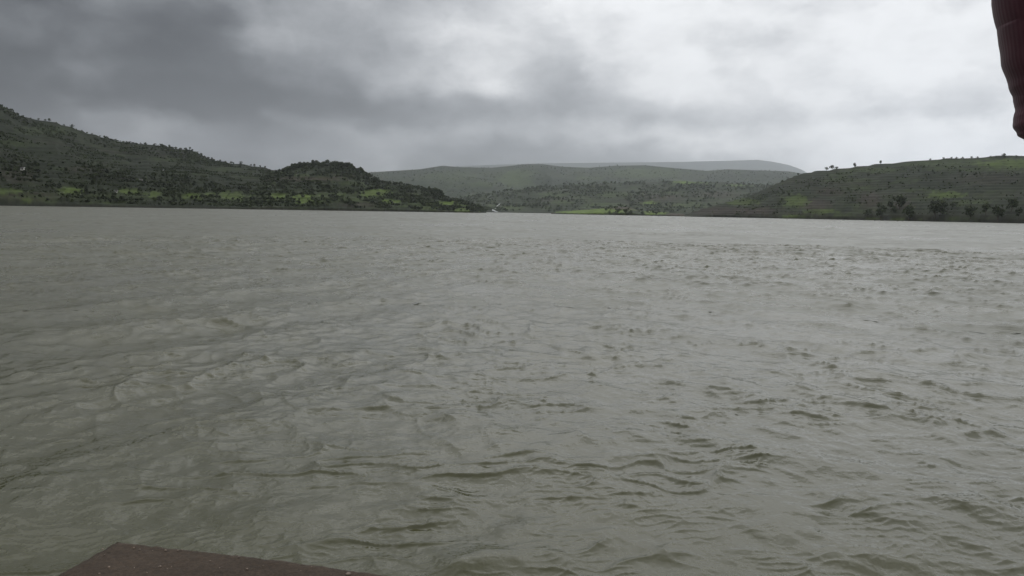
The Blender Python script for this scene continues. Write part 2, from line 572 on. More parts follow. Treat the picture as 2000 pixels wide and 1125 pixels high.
# ------------------------------------------------------------------ hills
class Hill:
    def __init__(self, name, ridge, shore, crest, back, seed, rough=0.05, power=1.0, cols=500, rows_=120,
                 terr=0.0, gul=0.06, bank=2.0):
        self.name, self.seed, self.rough, self.power, self.back = name, seed, rough, power, back
        self.terr, self.gul, self.bank = terr, gul, bank
        a, t, s_, c_ = [], [], [], []
        for px, py in ridge:
            u, v = azel(px, py)
            a.append(u)
            t.append(math.tan(v))
        self.a, self.t = np.array(a), np.array(t)
        self.sh = np.array([[azel(px, 415)[0], r] for px, r in shore])
        self.cr = np.array([[azel(px, 415)[0], r] for px, r in crest])
        self.cols, self.rows = cols, rows_

    def S(self, a): return np.interp(a, self.sh[:, 0], self.sh[:, 1]) * (1 + 0.015 * fbm(a * 60 + self.seed, a * 0, 3))
    def C(self, a): return np.interp(a, self.cr[:, 0], self.cr[:, 1])

    def height(self, a, r):
        S, C = self.S(a), self.C(a)
        H = np.interp(a, self.a, self.t) * C + CAM_H
        t = (r - S) / (C - S)
        x, y = r * np.sin(a), r * np.cos(a)
        L = 0.35 * (np.mean(self.cr[:, 1]) - np.mean(self.sh[:, 1]))
        up = np.clip(t, 0, 1) ** self.power
        env = np.sin(np.pi * np.clip(t, 0, 1)) ** 0.8
        n = fbm(x / L + self.seed, y / L, 5) * self.rough * 3
        g = -np.abs(fbm(a * C.mean() / (L * 0.7) + self.seed * 3.1, r / (L * 3), 3)) * self.gul * 2
        h = np.maximum(H, 0.5) * (up + env * (n + g))
        if self.terr:
            q = h / self.terr + 0.5 * fbm(x / L * 1.5, y / L * 1.5, 2)
            f = q - np.floor(q)
            h = h + 0.65 * self.terr * (sstep(0.55, 1.0, f) - f)
        h = h + self.bank * sstep(0.0, 0.012, t) * (1 - 0.5 * sstep(0, 0.3, t))*np.minimum(1, np.maximum(H, 0) / 12)
        h = h + (np.clip(t, 0, 1) > 0.9) * 0.0
        bt = np.clip((r - C) / self.back, 0, 1)
        h = np.where(t > 1, h * (1 - bt ** 1.6) - 3 * bt, h)
        h = np.where(t < 0, -2.0 * np.minimum(1, -t * 60), h)
        # hill dies out where the ridge line reaches the water
        h = np.where(H <= CAM_H + 0.3, -2.0, h)
        return h

    def build(self, colour):
        az_ = np.linspace(self.a[0], self.a[-1], self.cols)
        tt = np.concatenate([[-0.03], np.linspace(0, 0.012, 3), np.linspace(0.02, 1.0, self.rows), 1 + np.linspace(0.03, 1, 12) ** 1.3])
        A, T = np.meshgrid(az_, tt, indexing='xy')
        S, C = self.S(A), self.C(A)
        RR = np.where(T <= 1, S + T * (C - S), C + (T - 1) * self.back)
        Hh = self.height(A, RR)
        X, Y = RR * np.sin(A), RR * np.cos(A)
        P_ = np.stack([X, Y, Hh], -1)
        me = grid_mesh(self.name, P_)
        px, py = project(X, Y, Hh)
        cattr(me, 'col', colour(X, Y, Hh, np.clip(T, 0, 1), px, py))
        o = link(self.name, me, M_TER)
        tag(o, kind='structure')
        return o

    def hit(self, px, py):
        d = ray(px, py)
        a = math.atan2(d[0], d[1])
        te = d[2] / math.hypot(d[0], d[1])
        S, C = float(self.S(np.array([a]))[0]), float(self.C(np.array([a]))[0])
        rs = np.linspace(S, C * 1.02, 600)
        h = self.height(np.full_like(rs, a), rs)
        ok = np.nonzero(h >= CAM_H + rs * te)[0]
        r = rs[ok[0]] if len(ok) else C
        i = ok[0] if len(ok) else int(np.argmax(h / rs))
        r = rs[i]
        return np.array([r * math.sin(a), r * math.cos(a), h[i]]), r


DARK = np.array([0.026, 0.036, 0.017])
SCRUB = np.array([0.043, 0.054, 0.025])
GRASS = np.array([0.064, 0.092, 0.026])
FIELD = np.array([0.105, 0.152, 0.032])
SOIL = np.array([0.056, 0.045, 0.033])
PALE = np.array([0.090, 0.098, 0.058])


def lerp(a, b_, f):
    return a + (b_ - a) * f[..., None]


def painter(fields, soils, seed, green=0.5, soil=0.25, scale=90.0, pale=0.3, dark=DARK, tone=1.0):
    """ground cover: scrub, grass, bare soil and the fields, each at its place on the hill"""
    def f(X, Y, Z, T, px, py):
        n1 = fbm(X / scale + seed, Y / scale, 5, 0.6)
        n2 = fbm(X / scale * 2.3 - seed, Y / scale * 2.3, 4, 0.6)
        n3 = fbm(X / scale * 0.7 + 5 * seed, Z / 7.0 + 3, 4, 0.6)
        c = lerp(np.broadcast_to(dark, X.shape + (3,)), SCRUB, sstep(-0.25, 0.6, n1))
        c = lerp(c, GRASS, green * sstep(0.05, 0.5, n2))
        c = lerp(c, SOIL, soil * sstep(0.0, 0.5, n3))
        c = lerp(c, PALE, pale * sstep(0.28, 0.55, fbm(X / scale * 1.1 + 9 * seed, Z / 3.5, 4, 0.65)))
        rag = 1 + 0.8 * fbm(px / 9.0, py / 4.0, 3)
        for (cx, cy, sx, sy, a) in soils:
            m = sstep(1.25, 0.6, np.sqrt(((px - cx) / sx) ** 2 + ((py - cy) / sy) ** 2) * rag)
            c = lerp(c, SOIL, m * a)
        for (cx, cy, sx, sy, a) in fields:
            m = sstep(1.15, 0.75, np.sqrt(((px - cx) / sx) ** 2 + ((py - cy) / sy) ** 2) * rag)
            c = lerp(c, FIELD if a > 0.6 else GRASS, m * min(1, a))
        wet = sstep(0.012, 0.0, T) + 0 * X
        c = lerp(c, np.array([0.022, 0.018, 0.014]), np.clip(wet, 0, 1) * 0.8)
        return c * tone * 0.76
    return f


hillA = Hill('hillside', [(-900, -60), (-500, 20), (-200, 110), (-60, 178), (0, 206), (22, 217), (45, 229), (100, 238), (145, 251), (172, 261), (200, 268), (245, 279), (300, 284),
                          (345, 290), (372, 293), (392, 303), (412, 312), (450, 319), (500, 325), (540, 333), (600, 352), (660, 385), (700, 412), (720, 425)],
             [(-900, 500), (0, 600), (400, 680), (720, 750)], [(-900, 1000), (0, 1120), (372, 1180), (720, 1050)], 400, 1.7, 0.035, 0.95, 640, 130, terr=4.0)
hillB = Hill('wooded_knoll', [(440, 425), (480, 372), (520, 345), (548, 333), (560, 326), (585, 322), (610, 320), (640, 319), (680, 322), (700, 331), (720, 342), (745, 352), (790, 363),
                              (830, 368), (858, 374), (868, 386), (900, 393), (925, 401), (945, 410), (958, 417), (966, 426)],
             [(440, 680), (700, 730), (990, 840)], [(440, 940), (640, 990), (800, 960), (870, 930), (990, 890)], 300, 4.3, 0.04, 0.9, 480, 90, terr=4.0)
hillC = Hill('valley_slope', [(780, 425), (820, 402), (860, 393), (900, 388), (960, 377), (1040, 366), (1100, 361), (1180, 358), (1250, 356), (1320, 354), (1400, 356), (1470, 360),
                              (1540, 366), (1620, 372), (1750, 400)],
             [(780, 1450), (1000, 1600), (1750, 1450)], [(780, 2150), (1200, 2400), (1750, 2150)], 600, 7.9, 0.045, 0.9, 480, 90, terr=6.0, gul=0.09)
hillD = Hill('forested_ridge', [(560, 420), (640, 365), (700, 341), (722, 337), (770, 334), (820, 331), (845, 327), (865, 324), (900, 327), (960, 328), (1000, 324), (1025, 321), (1060, 321), (1100, 326), (1150, 328),
                                (1200, 324), (1260, 323), (1310, 328), (1380, 334), (1420, 331), (1480, 333), (1540, 335), (1600, 345), (1680, 380), (1720, 418)],
             [(560, 2500), (1720, 2500)], [(560, 3800), (1100, 4200), (1720, 3800)], 1300, 12.1, 0.06, 1.0, 480, 80, gul=0.16)
hillE = Hill('grassy_hill', [(1300, 427), (1330, 421), (1350, 415), (1400, 401), (1440, 391), (1470, 381), (1500, 367), (1530, 354), (1560, 342), (1590, 336), (1620, 333), (1680, 326), (1720, 321),
                             (1790, 316), (1850, 310), (1900, 309), (1950, 306), (2000, 305), (2150, 292), (2350, 262), (2700, 220), (3000, 200)],
             [(1300, 760), (1500, 660), (2000, 520), (3000, 420)], [(1300, 800), (1500, 880), (1720, 900), (2000, 860), (3000, 800)], 350, 15.2, 0.03, 0.85, 640, 110, terr=2.6)
spit = Hill('grassy_spit', [(1000, 423), (1020, 420), (1060, 416), (1100, 413), (1140, 411), (1180, 408), (1200, 406), (1225, 406), (1245, 411), (1280, 414), (1320, 417), (1350, 420), (1370, 426)],
            [(1000, 900), (1370, 800)], [(1000, 1000), (1370, 930)], 90, 18.4, 0.02, 0.6, 300, 40, gul=0.02, bank=2.6)

hillA.build(painter([(300, 383, 230, 9, .45), (60, 388, 80, 6, .4), (137, 372, 26, 7, 1), (20, 374, 30, 5, .8), (60, 382, 30, 4, .5), (252, 374, 22, 6, 1), (300, 379, 12, 6, .9), (375, 383, 22, 6, 1), (410, 380, 12, 4, .8),
                     (455, 383, 30, 8, 1.0), (512, 383, 24, 7, .9), (90, 255, 60, 8, .45), (30, 280, 40, 8, .4), (330, 312, 60, 3, .5), (440, 330, 40, 4, .5), (330, 372, 14, 4, .8),
                     (50, 393, 16, 3, .7), (100, 395, 14, 3, .6), (210, 396, 40, 2, .5), (480, 345, 30, 3, .5), (400, 340, 30, 3, .45)],
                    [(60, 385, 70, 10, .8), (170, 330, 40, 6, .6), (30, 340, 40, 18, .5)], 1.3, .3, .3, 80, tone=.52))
hillB.build(painter([(640, 387, 150, 10, .45), (860, 402, 70, 9, .5), (595, 388, 24, 9, .9), (545, 384, 20, 6, .8), (735, 376, 34, 7, .8), (700, 372, 20, 4, .5), (762, 394, 22, 5, .8), (880, 399, 26, 7, .9), (902, 411, 18, 5, .8), (840, 397, 14, 5, .7), (915, 396, 18, 4, .8),
                     (800, 383, 22, 4, .6), (660, 378, 20, 4, .5), (560, 342, 60, 2.5, .5), (690, 358, 30, 3, .5), (750, 365, 30, 3, .5), (945, 410, 12, 3, .7)],
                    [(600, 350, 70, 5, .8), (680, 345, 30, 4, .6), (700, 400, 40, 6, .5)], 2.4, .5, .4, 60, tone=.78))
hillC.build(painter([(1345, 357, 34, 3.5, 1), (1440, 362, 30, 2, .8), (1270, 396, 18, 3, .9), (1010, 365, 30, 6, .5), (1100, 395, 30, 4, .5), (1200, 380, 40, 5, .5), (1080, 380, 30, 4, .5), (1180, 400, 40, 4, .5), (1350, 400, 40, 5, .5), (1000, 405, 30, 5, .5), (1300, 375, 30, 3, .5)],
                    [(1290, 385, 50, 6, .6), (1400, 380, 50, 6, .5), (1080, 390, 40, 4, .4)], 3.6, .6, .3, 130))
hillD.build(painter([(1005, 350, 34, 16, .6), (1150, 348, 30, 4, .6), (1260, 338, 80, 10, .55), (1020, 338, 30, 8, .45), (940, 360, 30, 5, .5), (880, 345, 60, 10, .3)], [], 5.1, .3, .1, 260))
hillE.build(painter([(1850, 318, 110, 7, .6), (1970, 320, 60, 10, .8), (1700, 332, 60, 5, .6), (1900, 330, 110, 5, .5), (1640, 340, 30, 6, .5), (1850, 381, 40, 6, .8), (1790, 372, 40, 3, .6),
                     (1555, 393, 26, 12, .7), (1450, 394, 34, 7, .7), (1600, 413, 40, 4, .7), (1705, 428, 18, 2.2, 1), (1754, 429, 18, 2.2, 1), (1550, 423, 28, 3, .7), (1800, 430, 14, 2, .8), (1660, 352, 60, 5, .5), (1690, 368, 40, 4, .5), (1900, 395, 40, 4, .6), (1650, 420, 30, 4, .6), (1880, 428, 40, 3, .6)],
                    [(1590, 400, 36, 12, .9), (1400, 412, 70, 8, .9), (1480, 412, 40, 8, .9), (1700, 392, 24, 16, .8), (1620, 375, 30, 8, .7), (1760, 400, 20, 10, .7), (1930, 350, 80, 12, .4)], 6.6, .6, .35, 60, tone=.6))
spit.build(painter([(1150, 412, 70, 6, 1.0), (1280, 415, 24, 4, .9)], [(1215, 408, 24, 5, .9), (1330, 420, 30, 5, .9), (1060, 418, 40, 2, .8)], 8.8, .4, .4, 25))

# far mountains with their heads in the cloud
M_FAR = M_TER
mtn = Hill('far_mountain', [(600, 410), (700, 350), (790, 336), (830, 330), (870, 326), (960, 322), (1050, 319), (1150, 318), (1250, 317), (1340, 316), (1420, 314), (1480, 312), (1510, 316), (1540, 322), (1565, 331), (1590, 345), (1650, 380), (1700, 410)],
           [(600, 9500), (1700, 9500)], [(600, 11600), (1700, 11600)], 1500, 21.0, 0.03, 1.0, 300, 40, bank=0)
mtn.build(painter([], [], 3.3, .2, .1, 600))


# ------------------------------------------------------------------ trees
def tree_meshes(seed, n_leaf, leaf, w=0.42, base=0.28, lobes=7, name='tree'):
    """unit-height tree: crown of leaf clumps, trunk with limbs"""
    g = np.random.default_rng(seed)
    cen = []
    for i in range(lobes):
        th = g.uniform(0, 6.28)
        rr_ = w * math.sqrt(g.random()) * 0.62
        z = base + (1 - base) * (0.25 + 0.55 * g.random())
        cen.append((rr_ * math.cos(th), rr_ * math.sin(th), z, g.uniform(0.17, 0.27) * (w / 0.42)))
    cen.append((0, 0, 0.80, 0.20))
    V, F, Cc = [], [], []
    for i in range(n_leaf):
        cx, cy, cz, cr = cen[g.integers(len(cen))]
        d = g.normal(size=3)
        d /= np.linalg.norm(d)
        p = np.array([cx, cy, cz]) + d * cr * g.uniform(0.55, 1.08) * np.array([1, 1, 0.8])
        p[2] = min(max(p[2], base * 0.8), 1.02)
        nrm = d + g.normal(size=3) * 0.7
        nrm /= np.linalg.norm(nrm)
        t1 = np.cross(nrm, g.normal(size=3))
        t1 /= np.linalg.norm(t1)
        t2 = np.cross(nrm, t1)
        s = leaf * g.uniform(0.6, 1.3)
        k = len(V)
        for a_, b_ in ((-1, -.6), (1, -.8), (.8, .7), (-.7, .9)):
            V.append(p + t1 * a_ * s * 0.5 + t2 * b_ * s * 0.5)
        F.append((k, k + 1, k + 2, k + 3))
        lt = g.uniform(0.7, 1.35)
        col = np.array([0.038, 0.052, 0.021]) * lt
        if g.random() < 0.12: col = np.array([0.07, 0.085, 0.028])
        Cc += [col] * 4
    me = bpy.data.meshes.new(name + '_crown')
    me.from_pydata([tuple(v) for v in V], [], F)
    cattr(me, 'col', np.array(Cc))
    me.materials.append(M_LEAF)
    # trunk and limbs
    bm = bmesh.new()

    def tube(p0, p1, r0, r1, n=6):
        p0, p1 = Vector(p0), Vector(p1)
        d = (p1 - p0).normalized()
        a_ = d.orthogonal().normalized()
        b_ = d.cross(a_)
        rings = []
        for p, r in ((p0, r0), ((p0 + p1) / 2 + a_ * r0 * 0.4, (r0 + r1) / 2), (p1, r1)):
            rings.append([bm.verts.new(p + (a_ * math.cos(q) + b_ * math.sin(q)) * r) for q in [2 * math.pi * j / n for j in range(n)]])
        for A_, B_ in zip(rings, rings[1:]):
            for j in range(n):
                bm.faces.new((A_[j], A_[(j + 1) % n], B_[(j + 1) % n], B_[j]))
    fork = base + 0.08
    tube((0, 0, -0.06), (0.01, 0, fork), 0.032, 0.022)
    for c in cen[:5]:
        tube((0.01, 0, fork - 0.03), (c[0], c[1], c[2]), 0.016, 0.006, 5)
    tm = bpy.data.meshes.new(name + '_trunk')
    bm.to_mesh(tm)
    bm.free()
    tm.materials.append(M_BARK)
    return me, tm


TREES = {
    'round': [tree_meshes(100 + i, 300, 0.11, 0.44, 0.10, 9) for i in range(4)],
    'tall': [tree_meshes(200 + i, 260, 0.10, 0.30, 0.12, 9) for i in range(3)],
    'flat': [tree_meshes(300 + i, 220, 0.10, 0.50, 0.42, 7) for i in range(3)],
    'bush': [tree_meshes(400 + i, 200, 0.13, 0.60, 0.05, 9) for i in range(3)],
}
tcount = 0
ORD = ['first', 'second', 'third', 'fourth', 'fifth', 'sixth', 'seventh', 'eighth', 'ninth', 'tenth', 'eleventh', 'twelfth', 'thirteenth', 'fourteenth']


def tree(hill, px, py, hpx, kind, label, group=None, name='tree', cat='tree'):
    global tcount
    tcount += 1
    p, r = hill.hit(px, py)
    h = hpx * r / FPX * (0.9 if hill is hillE else 1.0)
    cm, tm = TREES[kind][tcount % len(TREES[kind])]
    g = random.Random(tcount)
    e = empty(name, (p[0], p[1], p[2] - 0.02 * h), g.uniform(0, 6.28), h)
    e.scale = (h * g.uniform(.9, 1.1), h * g.uniform(.9, 1.1), h)
    link('crown', cm, None, e, smooth=False)
    link('trunk', tm, None, e)
    tag(e, label, cat, group)
    return e


# right hill: lone trees on the skyline
G = 'trees on the skyline of the right hill'
tree(hillE, 1614, 335, 9, 'flat', 'small flat-topped tree on right skyline, leftmost of the close three', G)
tree(hillE, 1625, 335, 12, 'flat', 'broadest skyline tree on the right hill, middle of the close three', G)
tree(hillE, 1633, 333, 8, 'flat', 'thin skyline tree on the right hill, rightmost of the close three', G)
tree(hillE, 1669, 328, 11, 'tall', 'lone upright tree on right skyline between the close three and the next lone tree', G)
tree(hillE, 1719, 322, 9, 'tall', 'second lone tree on the right skyline, farther right on bare grass', G)
tree(hillE, 1559, 343, 6, 'round', 'small tree on the steep left shoulder of the right hill skyline', G)
tree(hillE, 1528, 356, 5, 'bush', 'lowest small bush tree on the left slope of the right hill skyline', G)
tree(hillE, 1961, 309, 9, 'bush', 'wide dark shrub clump standing on the skyline below the maroon sleeve', G, 'shrub', 'shrub')
for i, (x, y) in enumerate(((1817, 314), (1843, 312), (1858, 311), (1868, 311), (1880, 311), (1898, 310), (1909, 310), (1935, 309), (1945, 309), (1985, 308))):
    tree(hillE, x, y, 4.5, 'bush', ORD[i] + ' low dark bush from the left along the far right skyline', 'bushes along the right skyline', 'bush', 'bush')
# dark trees near the right shore
G = 'dark trees near the right shore'
for i, (x, y, h, k) in enumerate([(1720, 431, 32, 'tall'), (1738, 412, 20, 'tall'), (1757, 410, 30, 'round'), (1774, 431, 32, 'round'), (1746, 418, 16, 'round'), (1826, 427, 34, 'round'), (1838, 420, 28, 'round'),
                                  (1895, 428, 26, 'round'), (1925, 420, 24, 'tall'), (1948, 434, 34, 'tall'), (1693, 424, 16, 'bush'), (1860, 405, 10, 'bush'), (1716, 405, 10, 'bush'), (1975, 415, 26, 'round'), (1990, 428, 22, 'tall')]):
    lab = ['tall narrow dark tree at the right shoreline left of the bright green strip',
           'slim dark tree halfway up the slope behind the bright green shore strips',
           'broad dark tree uphill from the shoreline on the right hill',
           'broad dark tree at the shoreline at the end of the bright green strips',
           'short round dark tree between the shore strips and the broad uphill tree',
           'largest dark tree clump near the right shore, left of the pair',
           'dark tree just right of the largest clump near the right shore',
           'round dark tree alone near the right shore, between the large clump and the right edge',
           'narrow dark tree a little uphill, second cluster from the right edge',
           'tall dark tree right at the shoreline near the right edge',
           'low dark bush-like tree at the shore, leftmost of the right shore trees',
           'small bushy tree upslope to the right of the largest clump',
           'small bushy tree upslope above the tall narrow shoreline tree',
           'round dark tree upslope close to the right edge of the picture',
           'narrow dark tree near the shore, rightmost of all'][i]
    tree(hillE, x, y, h, k, lab, G)
for i in range(34):
    x = random.uniform(1480, 1998)
    f = random.random()
    y = np.interp(x, [1480, 1600, 2000], [385, 345, 330]) * (1 - f) + np.interp(x, [1480, 2000], [424, 432]) * f
    tree(hillE, x, y, random.uniform(4, 7), random.choice(['round', 'bush', 'tall']), 'small dark tree or bush dotted over the face of the right hill', 'small trees on the right hill face')

# left ridge
G = 'trees on the left skyline'
tree(hillA, 97, 238, 6, 'round', 'small tree on the left skyline, first after the steep peak', G)
tree(hillA, 141, 250, 6, 'bush', 'small wide tree on the left skyline above the dark slope', G)
tree(hillA, 318, 287, 5, 'round', 'left of two small trees on the flat part of left skyline', G)
tree(hillA, 331, 289, 6, 'round', 'right of two small trees on the flat part of left skyline', G)
tree(hillA, 371, 293, 6, 'tall', 'lone tree at the shoulder where the left skyline drops', G)
for i, (x, y) in enumerate(((393, 304), (408, 311), (414, 313), (430, 317), (440, 319), (452, 320), (470, 322), (490, 325), (497, 326), (508, 328), (518, 330))):
    tree(hillA, x, y, random.uniform(4.5, 6.5), random.choice(['round', 'tall', 'bush']), ORD[i] + ' small tree from the left in the line along the lower left skyline', 'trees along the lower left skyline')
for i, x in enumerate((60, 75, 88, 110, 125, 160, 180, 195, 210, 226, 240, 262, 285, 300)):
    y = np.interp(x, [45, 100, 145, 200, 245, 300], [230, 239, 252, 269, 280, 285])
    tree(hillA, x, y, random.uniform(2.5, 4), 'bush', ORD[i] + ' tiny bush from the left on the upper skyline of the big left hill', 'bushes on the upper left skyline', 'bush', 'bush')
# knoll trees
tree(hillB, 612, 326, 14, 'tall', 'tallest tree sticking up from the trees crowning the knoll')
G = 'trees crowning the knoll'
for i in range(46):
    x = 553 + 170 * (i + random.random()) / 46
    y = np.interp(x, [545, 560, 585, 640, 680, 700, 725], [337, 329, 325, 322, 325, 334, 346]) + random.uniform(0, 7)
    tree(hillB, x, y, random.uniform(8, 12), random.choice(['round', 'round', 'tall']), 'dark tree in the thick grove crowning the knoll', G)
for i in range(12):
    x = 555 + 130 * random.random()
    tree(hillB, x, 337 + random.uniform(0, 5), random.uniform(5, 8), 'round', 'dark tree in the thick grove crowning the knoll', G)
G = 'dark trees on the end of the knoll'
for x, y, h in ((845, 382, 15), (855, 384, 17), (862, 386, 15), (838, 378, 12), (828, 376, 11), (815, 372, 10), (806, 370, 9), (848, 390, 14), (835, 388, 12), (866, 392, 12), (790, 368, 8), (775, 362, 7)):
    tree(hillB, x, y, h, 'round', 'dark tree in the clump at the descending right end of the knoll', G)
# spit and valley
for x, y, h in ((1190, 417, 6), (1206, 416, 8), (1222, 416, 8), (1232, 417, 7), (1255, 419, 6)):
    tree(spit, x, y, h, 'bush', 'dark bush on the soil mound at the end of the grassy spit', 'bushes on the spit', 'bush', 'bush')
for x, y, h in ((1443, 364, 6), (1452, 364, 8), (1462, 365, 8), (1420, 362, 5), (1310, 372, 8), (1318, 374, 8), (1326, 372, 7)):
    tree(hillC, x, y, h, 'round', 'dark tree beside the pale field on the middle valley slope', 'trees on the valley slope')


# woods and scrub that read as one mass
def woods(name, hill, n, xr, hpx, seed, label, bright=1.0, avoid=0.1, q_leaf=16, tmin=0.02, tmax=1.0):
    g = np.random.default_rng(seed)
    a0, a1 = azel(xr[0], 415)[0], azel(xr[1], 415)[0]
    a = g.uniform(a0, a1, n * 3)
    t = g.uniform(tmin, tmax, n * 3)
    S, C = hill.S(a), hill.C(a)
    r = S + t * (C - S)
    x, y = r * np.sin(a), r * np.cos(a)
    L = 0.12 * (C - S).mean()
    den = fbm(x / L + seed, y / L, 4, 0.6)
    z = hill.height(a, r)
    keep = (den > avoid + 0.05 - 0.25 * g.random(n * 3)) & (z > 1.0)
    px, py = project(x, y, z)
    for (cx, cy, sx, sy, aa_) in FIELDS.get(hill.name, []):
        inside = (((px - cx) / sx) ** 2 + ((py - cy) / sy) ** 2) < 1.0
        keep &= ~(inside & (g.random(n * 3) < 0.93))
    idx = np.nonzero(keep)[0][:n]
    m = len(idx)
    hgt = (g.uniform(hpx[0], hpx[1], m) * (g.random(m) ** 0.6 * 0.6 + 0.5)) * r[idx] / FPX
    base = np.stack([x[idx], y[idx], z[idx]], -1)
    d = g.normal(size=(m, q_leaf, 3))
    d /= np.linalg.norm(d, axis=-1, keepdims=True)
    rad_ = g.uniform(0.5, 1.0, (m, q_leaf, 1))
    wd = g.uniform(0.38, 0.62, (m, 1, 1))
    pos = d * rad_ * np.concatenate([wd, wd, np.full_like(wd, 0.42)], -1)
    pos[..., 2] += 0.5
    nn = d + g.normal(size=d.shape) * 0.5
    nn /= np.linalg.norm(nn, axis=-1, keepdims=True)
    t1 = np.cross(nn, g.normal(size=d.shape))
    t1 /= np.linalg.norm(t1, axis=-1, keepdims=True)
    t2 = np.cross(nn, t1)
    s = g.uniform(0.16, 0.34, (m, q_leaf, 1))
    cor = np.stack([pos - t1 * s - t2 * s * .7, pos + t1 * s - t2 * s, pos + t1 * s * .8 + t2 * s * .8, pos - t1 * s * .7 + t2 * s], 2)
    Vv = cor * hgt[:, None, None, None] + base[:, None, None, :]
    Vv = Vv.reshape(-1, 3)
    me = bpy.data.meshes.new(name)
    me.vertices.add(len(Vv))
    me.vertices.foreach_set('co', Vv.reshape(-1).astype(np.float32))
    quads(me, np.arange(len(Vv)).reshape(-1, 4))
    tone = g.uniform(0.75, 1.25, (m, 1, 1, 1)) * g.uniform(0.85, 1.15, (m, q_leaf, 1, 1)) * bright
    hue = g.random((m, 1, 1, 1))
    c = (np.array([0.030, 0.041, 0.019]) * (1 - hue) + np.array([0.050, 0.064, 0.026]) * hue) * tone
    cattr(me, 'col', np.broadcast_to(c, (m, q_leaf, 4, 3)))
    return tag(link(name, me, M_LEAF, smooth=False), label, None, None, 'stuff')


FIELDS = {
    'hillside': [(137, 372, 24, 6, 1), (20, 374, 26, 4, 1), (252, 374, 20, 5, 1), (300, 379, 10, 5, 1), (375, 383, 20, 5, 1), (410, 380, 10, 4, 1), (455, 382, 28, 8, 1), (512, 383, 22, 6, 1), (60, 385, 60, 6, 1)],
    'wooded_knoll': [(595, 388, 22, 8, 1), (545, 384, 18, 5, 1), (735, 376, 30, 5, 1), (762, 394, 18, 4, 1), (880, 399, 24, 6, 1), (902, 411, 16, 4, 1), (600, 350, 70, 4, 1)],
    'valley_slope': [(1345, 357, 32, 3, 1), (1440, 362, 28, 2, 1), (1270, 396, 16, 2, 1)],
    'forested_ridge': [(1005, 350, 30, 14, 1)],
    'grassy_hill': [(1850, 316, 180, 7, 1), (1970, 320, 60, 10, 1), (1850, 381, 36, 5, 1), (1590, 400, 36, 12, 1), (1400, 412, 60, 7, 1), (1705, 428, 18, 3, 1), (1754, 429, 18, 3, 1), (1555, 393, 20, 9, 1)],
}
woods('woodland', hillA, 8000, (-60, 720), (1.5, 4.0), 31, 'dark scrub and trees covering the big left hill', .92, q_leaf=12)
woods('woodland', hillA, 1300, (-60, 720), (3, 7), 32, 'dark trees crowding the foot of the big left hill', .85, 0.0, tmax=0.35)
woods('woodland', hillB, 3200, (470, 985), (2.4, 6.5), 33, 'trees and scrub covering the slopes of the knoll', 1.05)
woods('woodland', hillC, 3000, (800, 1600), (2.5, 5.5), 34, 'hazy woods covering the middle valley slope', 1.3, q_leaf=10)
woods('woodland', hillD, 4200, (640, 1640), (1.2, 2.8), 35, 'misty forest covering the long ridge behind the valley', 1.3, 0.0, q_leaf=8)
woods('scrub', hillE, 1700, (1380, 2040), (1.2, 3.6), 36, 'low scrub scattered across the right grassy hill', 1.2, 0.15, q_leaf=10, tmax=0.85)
woods('scrub', spit, 60, (1180, 1300), (2, 5), 37, 'low scrub on the spit', 1.0, 0.0, q_leaf=10)

# ------------------------------------------------------------------ stream falling into the lake
M_FOAM = mat_plain('white_water', (0.50, 0.51, 0.51), 0.6, 0.5, 0.12)
pts = [(977, 398.5), (974, 401), (971, 403.5), (969, 406), (967, 408.5), (963, 410), (962, 411.5), (966, 413), (969, 414.2), (971, 415.6), (972, 417.2), (972, 418.6)]
wid = [0.3, 0.5, 0.4, 0.4, 0.6, 1.2, 2.0, 2.6, 2.8, 2.8, 2.6, 2.0]
sv, sf = [], []
for i, ((x, y), w_) in enumerate(zip(pts, wid)):
    p, r = hillC.hit(x, y)
    wm = w_ * r / FPX * 0.5
    d = ray(x, y)
    side = Vector((d[1], -d[0], 0)).normalized()
    for j, (s_, up) in enumerate(((-1, 0.6), (-0.4, 2.4), (0.45, 2.2), (1, 0.6))):
        q = Vector(p) + side * wm * s_ * (1 + 0.25 * random.uniform(-1, 1))
        sv.append((q.x, q.y - 4, max(q.z, 0.1) + up * 0.8))
    if i:
        for j in range(3):
            k = (i - 1) * 4 + j
            sf.append((k, k + 1, k + 5, k + 4))
me = bpy.data.meshes.new('stream')
me.from_pydata(sv, [], sf)
tag(link('stream', me, M_FOAM), 'narrow white stream tumbling down into the lake in the valley', None, None, 'structure')

# ------------------------------------------------------------------ small houses on the slopes
M_WALL = mat_plain('whitewashed_wall', (0.62, 0.61, 0.57), 0.85, 2, 0.12)
M_ROOF = mat_plain('tin_roof', (0.30, 0.30, 0.30), 0.55, 2, 0.2)
M_DOOR = mat_plain('dark_wood', (0.05, 0.04, 0.03), 0.8, 4, 0.2)


def box_mesh(name, lo, hi):
    bm = bmesh.new()
    bmesh.ops.create_cube(bm, size=1)
    for v in bm.verts:
        v.co = Vector([l_ + (c + 0.5) * (h_ - l_) for c, l_, h_ in zip(v.co, lo, hi)])
    me_ = bpy.data.meshes.new(name)
    bm.to_mesh(me_)
    bm.free()
    return me_


